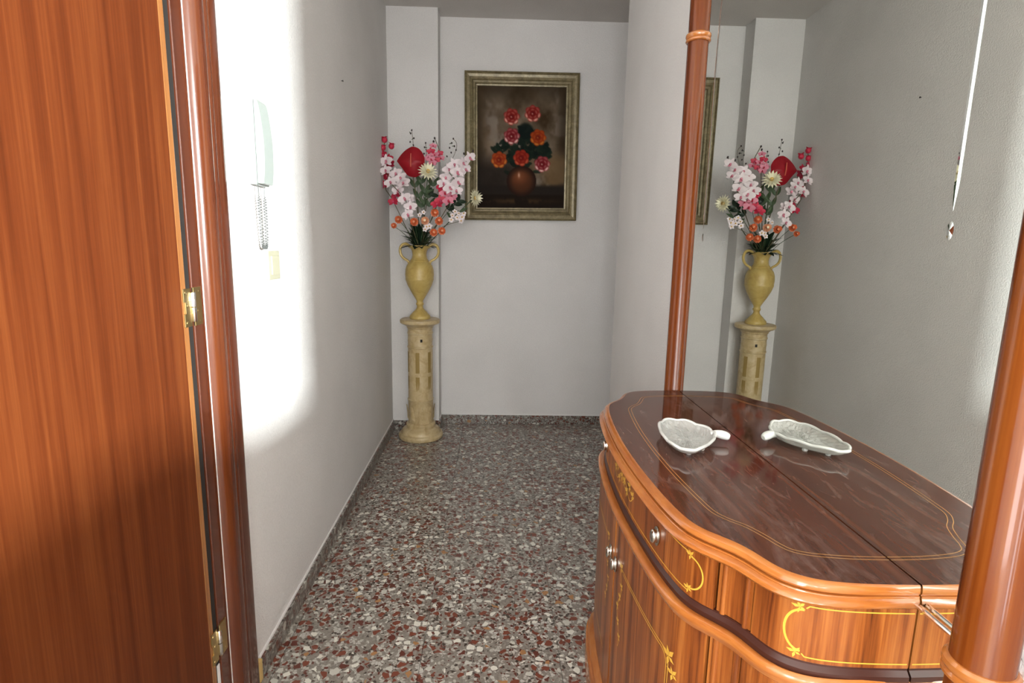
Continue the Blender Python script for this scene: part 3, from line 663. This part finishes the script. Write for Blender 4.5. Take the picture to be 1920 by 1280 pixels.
# ------------------------------------------------------------------ glass dish on the sideboard
dish = thing('glass_dish', 'clear pressed glass dish with a stub handle on the dark sideboard top', 'dish', (0.44, 1.178, ZT))
def dishmesh():
    # plan outline in local axes: a runs from the blunt end to the handle, b across
    DP = [(.369, 1.13), (.371, 1.19), (.385, 1.25), (.408, 1.283), (.445, 1.288), (.476, 1.262), (.498, 1.218), (.500, 1.185), (.487, 1.150), (.460, 1.112), (.425, 1.078), (.398, 1.068), (.378, 1.09), (.369, 1.13)]
    DQ = 0.92 * (spline(DP, 6)[:-1] - (.432, 1.178)) + (.432, 1.178); n = len(DQ); dc = Vector((0.432, 1.178))
    def ring(k, z, wob):
        o = []
        for i in range(n):
            th = 2 * PI * i / n; sc2 = 1 + wob * .035 * abs(math.sin(5 * th))
            o.append((dc.x + (DQ[i][0] - dc.x) * k * sc2, dc.y + (DQ[i][1] - dc.y) * k * sc2, ZT + z + wob * .003 * abs(math.sin(5 * th))))
        return o
    prof_ = [(.50, .005, 0), (.74, .0055, 0), (.85, .009, .2), (.94, .014, .6), (.99, .0175, 1), (1.0, .0205, 1), (.965, .022, 1), (.92, .0195, .9), (.87, .016, .5), (.81, .0135, .2), (.74, .0105, 0), (.66, .0098, 0), (.58, .0096, 0), (.50, .0095, 0), (.42, .0095, 0), (.34, .0095, 0), (.26, .0095, 0), (.18, .0095, 0), (.10, .0095, 0)]
    V = []; F = []
    for q, (k, z, wv) in enumerate(prof_):
        g = ring(k, z, wv)
        if q >= 7: g = [(a + random.uniform(-.0012, .0012), b + random.uniform(-.0012, .0012), c + random.uniform(-.0016, .0022)) for a, b, c in g]   # cut facets inside
        V += g
    m_ = len(prof_)
    for r_ in range(m_ - 1):
        for i in range(n): F.append((r_ * n + i, r_ * n + (i + 1) % n, (r_ + 1) * n + (i + 1) % n, (r_ + 1) * n + i))
    F += [tuple(range(n))[::-1], tuple((m_ - 1) * n + i for i in range(n))]
    rim = ring(.985, .0215, 1); return V, F, rim
dV, dF, dR = dishmesh()
part('bowl', dV, dF, M_glass, dish)
rv, rf = tube(dR + dR[:1], .0034, 8, False); part('rim', rv, rf, M_rim, dish, True, 80)
hp = spline([(0.490, 1.193, .018), (0.503, 1.190, .020), (0.516, 1.184, .019), (0.528, 1.177, .016)], 4)
part('handle', *tube([(a, b, ZT + c) for a, b, c in hp], [.006, .0065, .007, .008, .0085, .009, .0095, .0098, .0098, .0095, .0088, .0075, .0045][:len(hp)], 12), M_rim, dish, True)
for a, b in ((0.408, 1.235), (0.460, 1.225), (0.415, 1.115), (0.452, 1.14)):
    part('foot', *lathe([(.005, 0), (.0065, .003), (.005, .010)], (a, b, ZT), 12), M_glass, dish, True)

# ------------------------------------------------------------------ artificial flowers in the urn
MOUTH = Vector((PX, PY, 0.7355 + 0.415))
def petal(Lp, Wp, curl, az, tilt, n=4, tip=0.0, base=0.25):
    """one petal leaving the centre in direction az, lifted by tilt; +Z is the flower's face"""
    V, F = [], []
    for i in range(n + 1):
        t_ = i / n; wv = Wp * (base + (1 - base) * math.sin(PI * min(1, t_ * 1.0) ** .8)) * (1 - .0 * t_) if t_ < 1 else Wp * tip
        r_ = Lp * t_; zz_ = math.tan(tilt) * r_ - curl * Lp * t_ * t_
        for s in (-1, 0, 1):
            V.append((r_ * math.cos(az) - s * wv / 2 * math.sin(az), r_ * math.sin(az) + s * wv / 2 * math.cos(az), zz_ + (.12 * wv if s else 0)))
    for i in range(n):
        for s in (0, 1): F.append((3 * i + s, 3 * i + 1 + s, 3 * i + 4 + s, 3 * i + 3 + s))
    return V, F
def ball(r, c=(0, 0, 0), n=8, m_=5, sz=1.0):
    return lathe([(max(1e-4, r * math.sin(PI * k / m_)), -r * sz * math.cos(PI * k / m_)) for k in range(m_ + 1)], c, n)
def build(name, groups):
    V, F, fm, ms = [], [], [], []
    for g, m in groups:
        v, f = join(*g); n0 = len(V); V += v; F += [tuple(i + n0 for i in q) for q in f]; fm += [len(ms)] * len(f); ms.append(m)
    return mesh(name, V, F, ms, True, None, fm)
def orchid_me(name, pc, lip):
    g = [petal(.026, .015, .15, PI / 2 + a, .25, 4, .15) for a in (0, 2 * PI / 3 + .1, -2 * PI / 3 - .1)] + [petal(.028, .026, .2, a, .35, 4, .35) for a in (.15, PI - .15)]
    return build(name, [(g, pc), ([petal(.013, .011, -.6, -PI / 2, .5, 3, .2), ball(.0045, (0, 0, .006))], lip)])
ME_orw = orchid_me('white_orchid', M_white, M_mag); ME_orp = orchid_me('pink_orchid', M_mag, M_crim); ME_orr = orchid_me('crimson_orchid', M_crim, M_pink)
def mum_me():
    g = []
    for k, (nn_, l_, ti) in enumerate(((15, .030, .15), (13, .025, .55), (9, .017, 1.0))):
        for i in range(nn_): g.append(petal(l_, .0075, .1, 2 * PI * (i + .4 * k) / nn_, ti, 3, .1, .6))
    return build('chrysanthemum', [(g, M_cr), ([ball(.006, (0, 0, .006))], M_yel)])
ME_mum = mum_me()
def button_me(name, m, m2):
    g = []
    for k, (nn_, l_, ti) in enumerate(((9, .0155, .3), (8, .013, .75), (6, .010, 1.15))):
        for i in range(nn_): g.append(petal(l_, .011, .25, 2 * PI * (i + .5 * k) / nn_, ti, 3, .6, .5))
    return build(name, [(g, m), ([ball(.0055, (0, 0, .010))], m2)])
ME_but = button_me('coral_button', M_orange, M_orange2); ME_but2 = button_me('pale_coral_button', M_orange2, M_cr)
ME_gyp = build('tiny_white_bloom', [([petal(.009, .008, .2, 2 * PI * i / 5, .3, 3, .4) for i in range(5)], M_white), ([ball(.0025, (0, 0, .002))], M_yel)])
ME_bud = build('bud', [([ball(.0055, n=8, m_=5, sz=1.3)], M_bud)]); ME_budr = build('round_bud', [([ball(.0125, n=10, m_=6, sz=1.05)] + [petal(.016, .014, .4, 2 * PI * i / 4, .9, 3, .3) for i in range(4)], M_crim)])
def leaf_me(name, Ln, Wd, m):
    V, F = [], []; n = 7
    for i in range(n + 1):
        t_ = i / n; wv = Wd * math.sin(PI * t_ ** .8) / 2
        for s in (-1, 0, 1): V.append((s * wv, Ln * t_, -.25 * Ln * t_ * t_ + (.25 * wv if s else 0)))
    for i in range(n):
        for s in (0, 1): F.append((3 * i + s, 3 * i + 1 + s, 3 * i + 4 + s, 3 * i + 3 + s))
    return mesh(name, V, F, m, True)
ME_leaf = leaf_me('dark_leaf', .075, .034, M_leaf); ME_leaf2 = leaf_me('green_leaf', .065, .022, M_leaf2)
def aim(o, d, roll=0.0, up=(0, 0, 1)):
    q = Vector(d).to_track_quat('Z', 'Y'); o.rotation_euler = (q.to_matrix() @ Matrix.Rotation(roll, 3, 'Z')).to_euler()
def bloom(name, me, pos, parent, d=None, s=1.0, roll=None):
    o = link(name, me, parent, pos); 
    if d is None:
        d = Vector((pos.x - PX, pos.y - PY, 0)) * 1.6 + Vector((-.05, -.5, .12)); d += Vector((random.uniform(-.15, .15), random.uniform(-.1, .1), random.uniform(-.15, .15)))
    aim(o, d, random.uniform(0, .5) if roll is None else roll); o.scale = (s,) * 3
    return o
def stem(parent, pts, r=.0022, m=M_stem, name='stem'):
    P = spline([tuple(p) for p in pts], 6); return part(name, *tube([tuple(p) for p in P], r, 6), m, parent, True)
def px(x, y, dep): return at_y(x, y, dep)
def spray(name, label, cat, tips, me, names, dep, sc_=1.0, group=None, buds=(), bud_me=ME_bud, lean=None, bud_s=1.0):
    root = MOUTH + Vector((random.uniform(-.012, .012), random.uniform(-.012, .012), -.03))
    t_ = thing(name, label, cat, root, group)
    pts = [px(a, b, dep + dz) for a, b, dz in tips]
    order = sorted(pts, key=lambda p: p.z)
    top = order[-1] if not buds else px(*buds[0][:2], dep + buds[0][2])
    mid = root.lerp(top, .5) + Vector((0, 0, .05))
    line = [root] + [p + Vector((0, .012, -.004)) for p in order[::max(1, len(order) // 3)]] + ([top] if buds else [])
    stem(t_, line if len(line) > 2 else [root, mid, top])
    for i, p in enumerate(pts):
        bloom(names, me[i % len(me)] if isinstance(me, list) else me, p, t_, None, sc_ * random.uniform(.9, 1.12))
    for b in buds: bloom('bud', bud_me, px(b[0], b[1], dep + b[2]), t_, (random.uniform(-.3, .3), -.2, 1), bud_s)
    return t_
spray('orchid_spray', 'white orchid spray leaning left, blush throats, below the red orchids', 'flower', [(725, 302, .02), (724, 320, .0), (743, 326, .0), (733, 342, -.02), (757, 344, -.02), (747, 357, .0), (759, 372, -.03), (770, 387, -.04), (765, 402, -.05), (752, 334, -.03), (768, 374, -.02)], ME_orw, 'blossom', 3.20, 1.42)
spray('orchid_spray', 'white orchid spray leaning right in front of the painting frame', 'flower', [(880, 296, -.02), (868, 306, .0), (852, 309, .0), (857, 323, -.02), (842, 318, .0), (831, 344, -.02), (858, 342, -.01), (855, 358, -.02), (843, 352, -.03), (872, 318, .0), (835, 333, 0)], ME_orw, 'blossom', 3.18, 1.42, buds=((887, 283, -.02), (870, 288, 0)))
spray('orchid_spray', 'crimson orchid spray at the far left edge of the bouquet', 'flower', [(720, 291, .0), (728, 299, .0), (721, 347, .02), (743, 366, .02), (738, 378, .0), (727, 330, .03), (733, 310, .02)], ME_orr, 'blossom', 3.25, 1.2, buds=((721, 262, 0), (734, 274, 0), (718, 277, .01)), bud_me=ME_budr, bud_s=1.3)
spray('orchid_spray', 'pink orchid spray low in the middle of the bouquet', 'flower', [(834, 362, -.02), (826, 376, -.03), (840, 377, -.03), (819, 383, -.02), (846, 369, 0), (829, 352, 0)], [ME_orp, ME_orr], 'blossom', 3.17, 1.25)
spray('gladiolus_spike', 'pink flower spike rising behind the cream chrysanthemum', 'flower', [(812, 274, .0), (808, 284, .0), (815, 291, .0), (808, 299, -.02), (824, 288, .01), (811, 306, -.02), (803, 296, .0), (818, 301, 0), (826, 297, .02)], [ME_orp, ME_orr, ME_orp], 'blossom', 3.24, .85, buds=((815, 259, 0), (813, 265, 0)))
for lab, tp_ in (('thin dark budded sprig at the very top of the bouquet', [(772, 244), (770, 250), (776, 259), (769, 266), (775, 272)]),
                 ('short dark budded sprig left of the pink flower spike', [(798, 268), (796, 276), (801, 282), (795, 288), (799, 293)]),
                 ('dark budded sprig right of the pink flower spike', [(850, 260), (847, 268), (852, 274), (843, 277), (846, 286), (838, 293), (855, 281)])):
    t_ = thing('budded_sprig', lab, 'flower', MOUTH + Vector((0, .01, -.03)))
    pts = [px(a, b, 3.27) for a, b in tp_]
    stem(t_, [ORG[t_], ORG[t_].lerp(pts[0], .5) + Vector((.01, 0, .03)), pts[-1], pts[0]], .0013)
    for p in pts: bloom('bud', ME_bud, p, t_, (random.uniform(-.5, .5), -.3, 1), .8)
    for p in pts[1:3]: bloom('leaf', ME_leaf2, p, t_, (0, -1, .4), .25, random.uniform(0, 6))
# anthurium
an = thing('anthurium', 'large glossy red heart shaped anthurium at the top of the bouquet', 'flower', MOUTH + Vector((0, 0, -.03)))
ac = px(771, 303, 3.20); V, F = [], []
HP = [(-130, 5), (-100, 52), (-62, 92), (-25, 118), (12, 132), (62, 118), (100, 75), (118, 20), (112, -45), (85, -95), (44, -126), (6, -128), (-40, -112), (-88, -50), (-130, 5)]
HQ = spline(HP, 3)[:-1] * (3.2 / FPX / 4.925); nr, na = 6, len(HQ)
for i in range(nr + 1):
    for k in range(na):
        r_ = i / nr; hx, hz = HQ[k] * r_
        V.append((ac.x + hx, ac.y - .014 + .030 * r_ * r_ - .016 * math.exp(-(hz / .018) ** 2) * r_ * (1 if hx > 0 else .3), ac.z + hz))
for i in range(nr):
    for k in range(na): F.append((i * na + k, i * na + (k + 1) % na, (i + 1) * na + (k + 1) % na, (i + 1) * na + k))
part('spathe', V, F, M_red, an, True)
part('spadix', *tube([(ac.x - .001, ac.y - .014, ac.z - .028), (ac.x + .001, ac.y - .026, ac.z + .004), (ac.x + .003, ac.y - .030, ac.z + .040)], [.0035, .004, .0025], 8), mat('red_spadix', .4, (.62, .12, .07)), an, True)
stem(an, [ORG[an], ORG[an].lerp(ac, .5) + Vector((.01, .01, 0)), ac + Vector((0, .004, -.02))], .003)
for lab, x, y, dp, d, s in (('cream chrysanthemum in front of the red anthurium', 802, 323, 3.13, (.30, -.75, .55), 1.85), ('cream chrysanthemum turned aside at the right end of the bouquet', 889, 371, 3.14, (.95, -.50, .05), 1.65)):
    t_ = thing('chrysanthemum', lab, 'flower', MOUTH + Vector((0.005, -.01, -.03))); c = px(x, y, dp)
    stem(t_, [ORG[t_], ORG[t_].lerp(c, .55) + Vector((0, .01, .01)), c + Vector((-.01 if x > 850 else 0, .012, -.006))], .0026, M_leaf2)
    bloom('flower_head', ME_mum, c, t_, d, s)
    bloom('leaf', ME_leaf2, ORG[t_].lerp(c, .62), t_, (.2, -1, .2), .9, .6); bloom('leaf', ME_leaf2, ORG[t_].lerp(c, .75), t_, (-.2, -1, .3), .8, -.9)
bl = [('in the middle, tallest of the coral blooms', 815, 399, 1.0, 0), ('under the white orchid spray, left of the pale one', 777, 416, 1.0, 0), ('paler than the rest, at the front centre', 797, 414, 1.0, 1), ('right of the pale coral bloom', 823, 415, 1.0, 0),
      ('lowest, hanging over the urn rim at right', 813, 436, .95, 0), ('low at the right, touching the lowest one', 828, 433, .95, 0), ('at the left edge of the bouquet', 748, 412, .95, 0), ('small and half hidden, leftmost and low', 739, 423, .7, 0)]
for lab, x, y, s, pale in bl:
    t_ = thing('coral_button_flower', 'small coral button flower, ' + lab, 'flower', MOUTH + Vector((random.uniform(-.01, .01), -.012, -.03)), 'coral button flowers around the urn mouth'); c = px(x, y, 3.185)
    stem(t_, [ORG[t_], ORG[t_].lerp(c, .5) + Vector((0, -.01, .02)), c + Vector((0, .012, -.004))], .0016, M_leaf2); bloom('flower_head', ME_but2 if pale else ME_but, c, t_, None, s * 1.5)
for lab, pts in (('airy sprig of tiny white flowers reaching right below the chrysanthemum', [(848, 404), (857, 408), (864, 414), (869, 400), (860, 400), (853, 397), (846, 412), (866, 407)]), ('few tiny white flowers tucked between the coral blooms', [(800, 425), (794, 398), (787, 403), (797, 430), (805, 424)])):
    t_ = thing('white_sprig', lab, 'flower', MOUTH + Vector((0, -.01, -.03))); pp = [px(a, b, 3.19) for a, b in pts]
    stem(t_, [ORG[t_], ORG[t_].lerp(pp[0], .6) + Vector((0, 0, .01)), pp[2]], .0013)
    for p in pp: bloom('blossom', ME_gyp, p, t_, None, random.uniform(1.4, 1.9))
# dark leaves around the urn mouth
for k in range(62):
    a = 2 * PI * k / 22 + random.uniform(-.15, .15); el = random.choice((.1, .5, .8)) if k < 22 else random.choice((.7, 1.1, 1.35))
    if k == 0: lt = thing('leaf_collar', 'collar of blackish green leaves around the urn mouth', 'leaves', MOUTH)
    b_ = MOUTH + Vector((.02 * math.cos(a), .02 * math.sin(a), .008 if k < 22 else .026 if k < 44 else .052))
    o = link('leaf', ME_leaf, lt, b_)
    d_ = Vector((math.cos(a) * math.cos(el), math.sin(a) * math.cos(el), math.sin(el)))
    zaxis = (Vector((0, 0, 1)) - d_ * d_.z).normalized(); xa = d_.cross(zaxis)
    o.rotation_euler = Matrix((xa, d_, zaxis)).transposed().to_euler(); o.scale = (random.uniform(1.05, 1.45),) * 3
gt = thing('leafy_branch', 'dark green leafy branch at the right of the bouquet, above the white sprig', 'leaves', MOUTH + Vector((.01, -.005, -.03)))
pp = [px(x, y, 3.21) for x, y in ((806, 366), (838, 392), (850, 383), (858, 378), (846, 397))]
stem(gt, [ORG[gt], ORG[gt].lerp(pp[2], .5) + Vector((0, 0, .02)), pp[3]], .0018, M_leaf2)
for i, p in enumerate(pp):
    for r_ in (-.9, .4): bloom('leaf', ME_leaf, p, gt, (.2, -1, .3), .75, r_ - .6)
gt = thing('leafy_branch', 'olive green leaves in the hollow below the anthurium', 'leaves', MOUTH + Vector((-.005, .0, -.03)))
pp = [px(x, y, 3.24) for x, y in ((790, 345), (797, 362), (785, 372), (803, 372), (778, 352), (812, 350), (790, 390), (805, 388))]
stem(gt, [ORG[gt], ORG[gt].lerp(pp[1], .5), pp[0]], .0018, M_leaf2)
for i, p in enumerate(pp):
    for r_ in (-.5, .5): bloom('leaf', ME_leaf2, p, gt, (.1, -1, .1), 1.05, r_)
